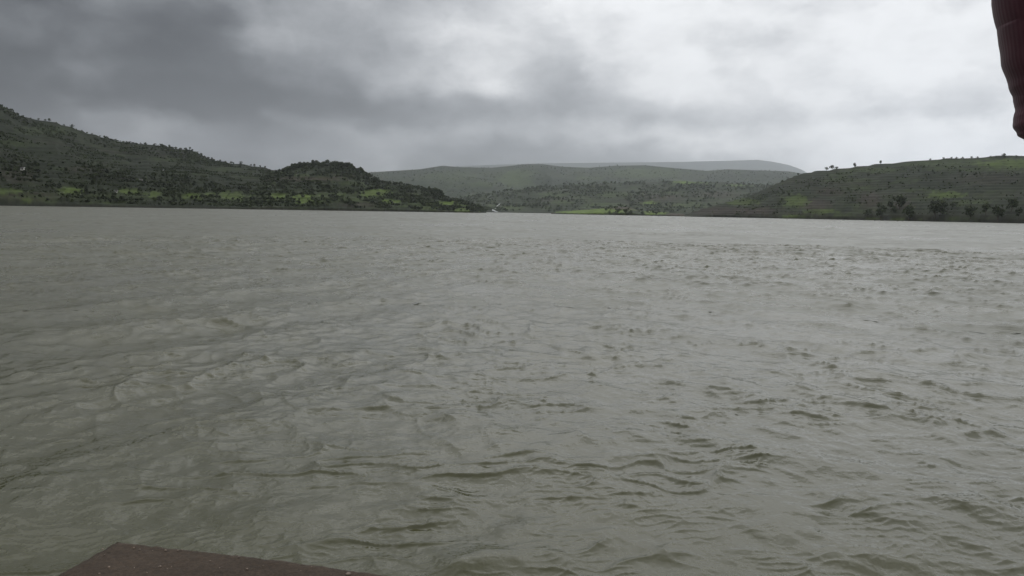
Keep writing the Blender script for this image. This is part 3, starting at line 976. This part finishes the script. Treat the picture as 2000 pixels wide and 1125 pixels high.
def house(hill, px, py, wpx, label):
    p, r = hill.hit(px, py)
    w_ = wpx * r / FPX
    e = empty('house', (p[0], p[1], p[2] - 0.5), math.atan2(-p[0], p[1]) + random.uniform(-.4, .4), 1)
    d_, h_ = w_ * 0.6, w_ * 0.42
    link('wall', box_mesh('wall', (-w_ / 2, -d_ / 2, -0.5), (w_ / 2, d_ / 2, h_ + 0.5)), M_WALL, e, False)
    me_ = bpy.data.meshes.new('roof')
    o_ = 0.5
    x0, x1, y0, y1, z0, z1 = -w_ / 2 - o_, w_ / 2 + o_, -d_ / 2 - o_, d_ / 2 + o_, h_ + 0.45, h_ + 0.5 + d_ * 0.35
    me_.from_pydata([(x0, y0, z0), (x1, y0, z0), (x1, y1, z0), (x0, y1, z0), (x0, 0, z1), (x1, 0, z1)], [],
                    [(0, 1, 5, 4), (2, 3, 4, 5), (0, 4, 3), (1, 2, 5), (3, 2, 1, 0)])
    link('roof', me_, M_ROOF, e, False)
    link('door', box_mesh('door', (-0.5, -d_ / 2 - 0.06, 0.0), (0.5, -d_ / 2 + 0.05, 2.1)), M_DOOR, e, False)
    for s_ in (-1, 1):
        link('window', box_mesh('window', (s_ * w_ * 0.3 - 0.5, -d_ / 2 - 0.05, 1.0), (s_ * w_ * 0.3 + 0.5, -d_ / 2 + 0.05, 2.0)), M_DOOR, e, False)
    tag(e, label, 'house', 'small houses on the slopes')


house(hillA, 44, 331, 5, 'tiny white house low on the dark slope near the left edge')
house(hillA, 317, 334, 4, 'tiny pale house beside the long pale terrace on the left hill')
house(hillA, 276, 352, 3, 'tiny pale house among trees above the left fields')
house(hillB, 581, 342, 3, 'tiny white house on the bare terraces below the knoll grove')
house(hillA, 227, 375, 3, 'tiny pale house at the left end of a bright green field')

# ------------------------------------------------------------------ slab at the water's edge, platform behind it
M_SLAB, t, bs = new_mat('wet_gritty_stone')
tcn = t.n('ShaderNodeTexCoord')
oc = tcn.outputs['Object']
n1 = t.noise(oc, 6, 5, 0.6)
n2 = t.noise(oc, 70, 4, 0.65)
c = t.mix(t.mr(n1, 0.3, 0.7), (0.031, 0.021, 0.013, 1), (0.046, 0.032, 0.021, 1))
c = t.mix(1.0, c, t.mr(n2, 0.3, 0.7, 0.6, 1.4), 'MULTIPLY')
vo = t.n('ShaderNodeTexVoronoi')
t.l(oc, vo.inputs['Vector'])
vo.inputs['Scale'].default_value = 60
spk = t.m('LESS_THAN', vo.outputs['Distance'], 0.16)
spk = t.m('MULTIPLY', spk, t.m('GREATER_THAN', t.noise(oc, 25, 2), 0.64))
c = t.mix(spk, c, (0.16, 0.13, 0.10, 1))
t.l(c, bs.inputs['Base Color'])
bs.inputs['Roughness'].default_value = 0.7
bs.inputs['Specular IOR Level'].default_value = 0.2
bp = t.n('ShaderNodeBump')
bp.inputs['Distance'].default_value = 0.006
t.l(t.noise(oc, 90, 5, 0.65), bp.inputs['Height'])
t.l(bp.outputs[0], bs.inputs['Normal'])

cx_, cy_ = plane_hit(226, 1050, 0.13)


def slab_z(x):
    return 0.13 - 0.095 * (x - cx_) - 0.04 * np.clip(x - cx_ - 0.7, 0, 5)


def slab_hit(px, py):
    z = 0.13
    for _ in range(30):
        x, y = plane_hit(px, py, z)
        z = float(slab_z(x))
    return x, y


e0 = np.array([cx_, cy_])
e1 = np.array(slab_hit(640, 1099)); u1 = (e1 - e0) / np.linalg.norm(e1 - e0)
e2 = np.array(slab_hit(98, 1122)); u2 = (e2 - e0) / np.linalg.norm(e2 - e0)
NS = 220
ss = np.concatenate([[-0.0], np.linspace(0, 2.6, NS)])
# outline rows: s along the lake edge, q back towards the shore
qs = np.concatenate([[0, 0.004, 0.012], np.linspace(0.03, 1.9, 130)])
Sg, Qg = np.meshgrid(np.linspace(0, 2.8, NS), qs, indexing='xy')
# round the corner
rc = 0.10
cornx = np.where((Sg < rc) & (Qg < rc), 1, 0)
ku, kv = rc - np.minimum(Sg, rc), rc - np.minimum(Qg, rc)
mx = np.maximum(ku, kv)
ln = np.sqrt(ku ** 2 + kv ** 2) + 1e-9
fct = np.where(mx > 0, mx / ln, 1)
Sg2 = np.where(cornx == 1, rc - ku * fct, Sg)
Qg2 = np.where(cornx == 1, rc - kv * fct, Qg)
Xs = e0[0] + u1[0] * Sg2 + u2[0] * Qg2
Ys = e0[1] + u1[1] * Sg2 + u2[1] * Qg2
edge = np.minimum(Sg2, Qg2)
dw = 0.012 * fbm(Xs * 9, Ys * 9, 4, 0.6) * sstep(0.25, 0.0, edge)
Xs = Xs + dw
Ys = Ys + dw * 1.2
Zs = slab_z(Xs) + 0.010 * fbm(Xs * 7, Ys * 7, 5, 0.65) + 0.005 * fbm(Xs * 45, Ys * 45, 3, 0.6) - 0.025 * sstep(0.05, 0.0, edge)
P_ = np.stack([Xs, Ys, Zs], -1)
low = P_.copy()
top_rows = P_
# skirt: outer border pulled down to the lake bed
fr = np.concatenate([top_rows[:1] * np.array([1, 1, 0]) + np.array([0, 0, -0.9]), top_rows], 0)
lf = fr[:, :1] * np.array([1, 1, 0]) + np.array([0, 0, -0.9])
fr = np.concatenate([lf, fr], 1)
sme = grid_mesh('stone_slab', fr[:, ::-1])
slab = tag(link('stone_slab', sme, M_SLAB), 'dark brown gritty stone slab corner at the water edge, bottom left', 'slab')

# grit on the slab
gb = bmesh.new()
g = random.Random(5)
for i in range(90):
    s_, q_ = g.uniform(0.03, 1.5), g.uniform(0.03, 0.9)
    x = e0[0] + u1[0] * s_ + u2[0] * q_
    y = e0[1] + u1[1] * s_ + u2[1] * q_
    z = float(slab_z(x)) + 0.003
    r_ = g.uniform(0.0025, 0.007) * (2 if g.random() < 0.05 else 1)
    if math.hypot(s_ - 0, q_ - 0) < 0.08: continue
    bmesh.ops.create_icosphere(gb, subdivisions=1, radius=r_, matrix=Matrix.Translation((x, y, z)) @ Matrix.Rotation(g.uniform(0, 6), 4, 'Z') @ Matrix.Diagonal((1, g.uniform(.6, 1), g.uniform(.4, .8), 1)))
gm = bpy.data.meshes.new('grit')
gb.to_mesh(gm)
gb.free()
M_GRIT = mat_plain('grit', (0.16, 0.12, 0.09), 0.6, 9, 0.6)
tag(link('grit', gm, M_GRIT), 'fine pebbly grit strewn over the brown slab', None, None, 'stuff')

# the platform the photographer and the other visitor stand on, and the bank behind
M_CONC = mat_plain('old_concrete', (0.16, 0.14, 0.12), 0.85, 5, 0.25, 0.004)
M_SOIL = mat_plain('bank_soil', (0.09, 0.065, 0.045), 0.95, 1.5, 0.3, 0.02)
PLAT_Z = 0.52
bm = bmesh.new()
bmesh.ops.create_cube(bm, size=1)
for v in bm.verts:
    v.co = Vector(((v.co.x) * 5.0 + 0.3, v.co.y * 3.0 - 0.05, (v.co.z - 0.5) * 1.4 + PLAT_Z))
bmesh.ops.bevel(bm, geom=list(bm.edges), offset=0.02, segments=2, affect='EDGES')
me = bpy.data.meshes.new('platform')
bm.to_mesh(me)
bm.free()
tag(link('platform', me, M_CONC, smooth=False), kind='structure')
gx, gy = np.meshgrid(np.linspace(-400, 400, 161), np.concatenate([np.linspace(-300, -6, 40), np.linspace(-5, -1.2, 12)]), indexing='xy')
gz = np.where(gy > -1.6, -0.5, 0.45 + 0.03 * (-gy) ** 1.0) + 0.25 * fbm(gx / 6, gy / 6, 4)
me = grid_mesh('ground', np.stack([gx, gy, gz], -1))
tag(link('ground', me, M_SOIL), kind='structure')

# ------------------------------------------------------------------ person at the right edge
M_SWEAT, t, bs = new_mat('maroon_ribbed_knit')
tcn = t.n('ShaderNodeTexCoord')
uvn = t.n('ShaderNodeAttribute', attribute_name='rib')
wv = t.m('SINE', t.m('MULTIPLY', uvn.outputs['Fac'], 2 * math.pi))
nk = t.noise(tcn.outputs['Object'], 60, 3, 0.6)
c = t.mix(t.mr(nk, 0.3, 0.7), (0.040, 0.010, 0.017, 1), (0.052, 0.014, 0.022, 1))
c = t.mix(t.mr(wv, -1, 1, 0.0, 0.05), c, (0.018, 0.005, 0.008, 1))
t.l(c, bs.inputs['Base Color'])
bs.inputs['Roughness'].default_value = 0.95
bs.inputs['Specular IOR Level'].default_value = 0.15
bs.inputs['Sheen Weight'].default_value = 0.15
bp = t.n('ShaderNodeBump')
bp.inputs['Distance'].default_value = 0.0001
bp.inputs['Strength'].default_value = 0.6
t.l(t.m('ADD', wv, t.m('MULTIPLY', nk, 0.8)), bp.inputs['Height'])
t.l(bp.outputs[0], bs.inputs['Normal'])
M_SKIN = mat_plain('skin', (0.26, 0.14, 0.09), 0.55, 15, 0.06)
M_HAIR = mat_plain('black_hair', (0.012, 0.010, 0.009), 0.5, 60, 0.3)
M_JEAN = mat_plain('dark_trousers', (0.03, 0.035, 0.05), 0.9, 40, 0.2)
M_SHOE = mat_plain('dark_shoes', (0.03, 0.028, 0.027), 0.6, 20, 0.2)
M_PHONE = mat_plain('black_phone', (0.012, 0.012, 0.013), 0.25, 5, 0.1)


def loft(name, spine, radii, mat, parent, n=28, ribs=0, cap=True, fold=0.0, seed=1.0):
    """closed tube along a smooth spine; radii are (a, b) half-widths"""
    sp = [Vector(p) for p in spine]
    K = 8
    pts_, rad_ = [], []
    for i in range(len(sp) - 1):
        p0, p1, p2, p3 = sp[max(i - 1, 0)], sp[i], sp[i + 1], sp[min(i + 2, len(sp) - 1)]
        for k in range(K + (1 if i == len(sp) - 2 else 0)):
            u = k / K
            pts_.append(0.5 * ((2 * p1) + (p2 - p0) * u + (2 * p0 - 5 * p1 + 4 * p2 - p3) * u * u + (3 * p1 - p0 - 3 * p2 + p3) * u ** 3))
            s_ = u * u * (3 - 2 * u)
            rad_.append([radii[i][j] * (1 - s_) + radii[i + 1][j] * s_ for j in (0, 1)])
    V, F, rib = [], [], []
    side = None
    for i, p in enumerate(pts_):
        d = (pts_[min(i + 1, len(pts_) - 1)] - pts_[max(i - 1, 0)]).normalized()
        if side is None:
            side = (Vector((1, 0, 0)) - d * d.x).normalized()
        side = (side - d * side.dot(d)).normalized()
        oth = d.cross(side)
        for j in range(n):
            q = 2 * math.pi * j / n
            f_ = 1 + fold * float(fbm(np.array([math.cos(q) * 1.2 + seed]), np.array([i * 0.22 + math.sin(q) * 1.2]), 3)[0])
            V.append(p + side * math.cos(q) * rad_[i][0] * f_ + oth * math.sin(q) * rad_[i][1] * f_)
            rib.append(ribs * j / n)
    for i in range(len(pts_) - 1):
        for j in range(n):
            F.append((i * n + j, i * n + (j + 1) % n, (i + 1) * n + (j + 1) % n, (i + 1) * n + j))
    if cap:
        for i, p in ((0, pts_[0]), (len(pts_) - 1, pts_[-1])):
            V.append(p); rib.append(0)
            k = len(V) - 1
            for j in range(n):
                F.append((i * n + j, i * n + (j + 1) % n, k) if i else (i * n + (j + 1) % n, i * n + j, k))
    me_ = bpy.data.meshes.new(name)
    me_.from_pydata([tuple(v) for v in V], [], F)
    vattr(me_, 'rib', np.array(rib))
    return me_


def join_meshes(name, mes):
    bm_ = bmesh.new()
    for m_ in mes:
        bm_.from_mesh(m_)
    me_ = bpy.data.meshes.new(name)
    bm_.to_mesh(me_)
    bm_.free()
    return me_


DY = 0.80
def at(px, py, y=DY):
    d = ray(px, py)
    return Vector((0, 0, CAM_H)) + Vector(d) * (y / d[1])


el_c = at(2096, 246)
mm = DY / FPX
top = at(2098, 0)
person = empty('person', (0.86, 0.80, PLAT_Z))
PB = person.location.copy()
def L(v): return Vector(v) - PB


shl = Vector((0.607, 0.80, 1.925))
# near sleeve: shoulder, upper arm, elbow, forearm going forward and across
sl = [L(shl + Vector((0.012, 0, 0.062))), L(shl + Vector((0.004, 0, 0.045))), L(shl), L(at(2098, -60)), L(at(2098, 30)), L(at(2098, 100)), L(at(2098, 150)), L(at(2098, 180)), L(at(2098, 202)), L(at(2098, 218)), L(at(2098, 234)),
      L(at(2098, 252)), L(at(2098, 268)), L(at(2098, 280)), L(at(2098, 288))]
rs = [(0.015, 0.02), (0.05, 0.06), (0.070, 0.078), (126 * mm, 0.072), (123 * mm, 0.068), (117 * mm, 0.064), (105 * mm, 0.058), (97 * mm, 0.054), (94 * mm, 0.052), (98 * mm, 0.052), (100 * mm, 0.052),
      (93 * mm, 0.048), (78 * mm, 0.040), (54 * mm, 0.028), (20 * mm, 0.010)]
sleeve1 = loft('sleeve', sl, rs, M_SWEAT, None, 64, 74, True, 0.012, 2.0)
fore = [L(at(2100, 226)), L(at(2140, 226) + Vector((0, 0.02, 0))), L(el_c + Vector((0.14, 0.08, 0.02))), L(el_c + Vector((0.23, 0.13, 0.035)))]
sleeve3 = loft('sleeve', fore, [(0.036, 0.040), (0.042, 0.042), (0.042, 0.042), (0.036, 0.036)], M_SWEAT, None, 40, 60, True, 0.05, 3.0)
shr = Vector((1.065, 0.79, 1.925))
elr = Vector((1.15, 0.82, 1.66))
handc = el_c + Vector((0.33, 0.20, 0.05))
sr = [L(shr + Vector((-0.06, 0, 0.02))), L(shr), L((shr + elr) / 2), L(elr), L(elr + Vector((-0.03, 0.07, -0.01))), L(handc + Vector((0.13, -0.10, -0.01)))]
sleeve2 = loft('sleeve', sr, [(0.075, 0.085), (0.072, 0.08), (0.062, 0.064), (0.052, 0.052), (0.048, 0.048), (0.036, 0.036)], M_SWEAT, None, 32, 46, True, 0.06, 5.0)
tor = [Vector((0, 0, z)) for z in (0.78, 0.93, 1.08, 1.22, 1.34, 1.43, 1.48)]
tor_m = loft('torso', tor, [(0.186, 0.136), (0.182, 0.132), (0.166, 0.118), (0.18, 0.12), (0.205, 0.115), (0.195, 0.095), (0.068, 0.066)], M_SWEAT, None, 48, 120, True, 0.03, 8.0)
sweater = join_meshes('sweater', [tor_m, sleeve1, sleeve2, sleeve3])
link('sweater', sweater, M_SWEAT, person)


def hand(wrist, tip_dir, palm_up, flip):
    """palm, four bent fingers and a thumb as one continuous skinned surface"""
    wrist = Vector(wrist)
    f_ = Vector(tip_dir).normalized()
    u_ = (Vector(palm_up) - f_ * Vector(palm_up).dot(f_)).normalized()
    s_ = f_.cross(u_) * flip
    ms = []
    ms.append(loft('palm', [wrist - f_ * 0.05, wrist, wrist + f_ * 0.04, wrist + f_ * 0.085, wrist + f_ * 0.095],
                   [(0.026, 0.026), (0.027, 0.021), (0.040, 0.017), (0.041, 0.014), (0.034, 0.009)], None, None, 16))
    for k, (off, ln_) in enumerate(((-0.030, 0.070), (-0.010, 0.080), (0.010, 0.074), (0.029, 0.058))):
        b0 = wrist + f_ * 0.085 + s_ * off
        b1 = b0 + f_ * ln_ * 0.45 - u_ * 0.006
        b2 = b1 + f_ * ln_ * 0.25 - u_ * ln_ * 0.25
        b3 = b2 + f_ * ln_ * 0.05 - u_ * ln_ * 0.28
        ms.append(loft('finger', [b0 - f_ * 0.02, b0, b1, b2, b3, b3 - u_ * 0.004], [(0.009, 0.009), (0.0095, 0.0095), (0.009, 0.009), (0.008, 0.008), (0.007, 0.007), (0.003, 0.003)], None, None, 10))
    t0 = wrist + f_ * 0.025 - s_ * 0.034
    t1 = t0 + f_ * 0.028 - s_ * 0.022 - u_ * 0.008
    t2 = t1 + f_ * 0.028 - s_ * 0.004 - u_ * 0.012
    ms.append(loft('thumb', [t0 - f_ * 0.015 + s_ * 0.01, t0, t1, t2, t2 + f_ * 0.004], [(0.012, 0.012), (0.012, 0.012), (0.0105, 0.0105), (0.009, 0.009), (0.003, 0.003)], None, None, 10))
    return ms


head_c = Vector((0.0, 0.03, 1.625))
bm = bmesh.new()
bmesh.ops.create_uvsphere(bm, u_segments=40, v_segments=30, radius=1.0)
for v in bm.verts:
    x, y, z = v.co
    jaw = 1 - 0.30 * max(0, -z) ** 1.5
    nx, ny, nz = x * 0.076 * jaw, y * 0.096 * (1 - 0.12 * max(0, -z)), z * 0.118
    if y > 0:
        ny += 0.022 * math.exp(-(x / 0.16) ** 2 - ((z + 0.12) / 0.16) ** 2)           # nose
        ny -= 0.010 * math.exp(-((abs(x) - 0.40) / 0.18) ** 2 - ((z - 0.05) / 0.12) ** 2)  # eye sockets
        ny += 0.006 * math.exp(-(x / 0.30) ** 2 - ((z + 0.48) / 0.07) ** 2)            # lips
        ny += 0.008 * math.exp(-(x / 0.25) ** 2 - ((z + 0.85) / 0.12) ** 2)            # chin
    if abs(x) > 0.85 and abs(z + 0.05) < 0.35 and abs(y + 0.05) < 0.3:
        nx *= 1.16                                                                      # ears
    v.co = Vector((nx, ny, nz)) + head_c
hm = bpy.data.meshes.new('head')
bm.to_mesh(hm)
bm.free()
neck = loft('neck', [(0, -0.01, 1.40), (0, 0, 1.48), (0, 0.015, 1.58)], [(0.058, 0.058), (0.053, 0.055), (0.055, 0.058)], None, None, 24)
wl = L(el_c + Vector((0.23, 0.13, 0.035)))
wrr = L(handc + Vector((0.13, -0.10, -0.01)))
hands = hand(wl, (0.85, 0.5, 0.1), (0, 0, 1), 1) + hand(wrr, (-0.6, 0.75, 0.1), (0, 0, 1), -1)
legs = []
body = join_meshes('body', [hm, neck] + hands)
link('body', body, M_SKIN, person)
# hair
bm = bmesh.new()
bmesh.ops.create_uvsphere(bm, u_segments=40, v_segments=30, radius=1.0)
for v in bm.verts:
    x, y, z = v.co
    v.co = Vector((x * 0.084, y * 0.104 - 0.006, z * 0.124 + 0.006)) + head_c
dele = [v for v in bm.verts if (v.co.y - head_c.y) > 0.02 and v.co.z < head_c.z + 0.062 or v.co.z < head_c.z - 0.06]
bmesh.ops.delete(bm, geom=dele, context='VERTS')
me = bpy.data.meshes.new('hair')
bm.to_mesh(me)
bm.free()
link('hair', me, M_HAIR, person)
tr = []
for s_ in (-1, 1):
    tr.append(loft('leg', [(s_ * 0.06, 0, 0.90), (s_ * 0.085, 0, 0.80), (s_ * 0.095, 0.005, 0.62), (s_ * 0.10, 0.012, 0.46), (s_ * 0.105, -0.012, 0.28), (s_ * 0.11, -0.005, 0.06)],
                   [(0.09, 0.11), (0.095, 0.11), (0.082, 0.09), (0.064, 0.07), (0.06, 0.066), (0.05, 0.056)], None, None, 28, 0, True, 0.05, 3.0 + s_))
    link('shoe', loft('shoe', [(s_ * 0.11, -0.09, 0.045), (s_ * 0.11, -0.04, 0.05), (s_ * 0.112, 0.04, 0.05), (s_ * 0.118, 0.13, 0.035), (s_ * 0.12, 0.19, 0.028)],
                      [(0.030, 0.04), (0.040, 0.05), (0.044, 0.048), (0.045, 0.034), (0.026, 0.022)], None, None, 20), M_SHOE, person)
hip = loft('hip', [(0, 0, 0.72), (0, 0, 0.82), (0, 0, 0.92), (0, 0, 1.0)], [(0.13, 0.10), (0.168, 0.114), (0.155, 0.106), (0.14, 0.09)], None, None, 32)
link('trousers', join_meshes('trousers', tr + [hip]), M_JEAN, person)
tag(person, 'person in a maroon ribbed sweater, bent elbow hanging into the upper right corner', 'person')

# ------------------------------------------------------------------ haze: the air over the lake
bm = bmesh.new()
bmesh.ops.create_cube(bm, size=1)
lo, hi = (-9500, -320, -6), (9500, 13500, 1000)
for v in bm.verts:
    v.co = Vector([l_ + (c_ + 0.5) * (h_ - l_) for c_, l_, h_ in zip(v.co, lo, hi)])
me = bpy.data.meshes.new('haze')
bm.to_mesh(me)
bm.free()
M_HAZE = bpy.data.materials.new('haze')
M_HAZE.use_nodes = True
ht = M_HAZE.node_tree
ht.nodes.clear()
pv = ht.nodes.new('ShaderNodeVolumePrincipled')
pv.inputs['Color'].default_value = (0.90, 0.94, 1.0, 1)
pv.inputs['Density'].default_value = 0.78e-4
pv.inputs['Anisotropy'].default_value = 0.88
ho = ht.nodes.new('ShaderNodeOutputMaterial')
ht.links.new(pv.outputs[0], ho.inputs['Volume'])
tag(link('haze', me, M_HAZE, smooth=False), 'thin grey damp haze over the lake and hills', None, None, 'stuff')
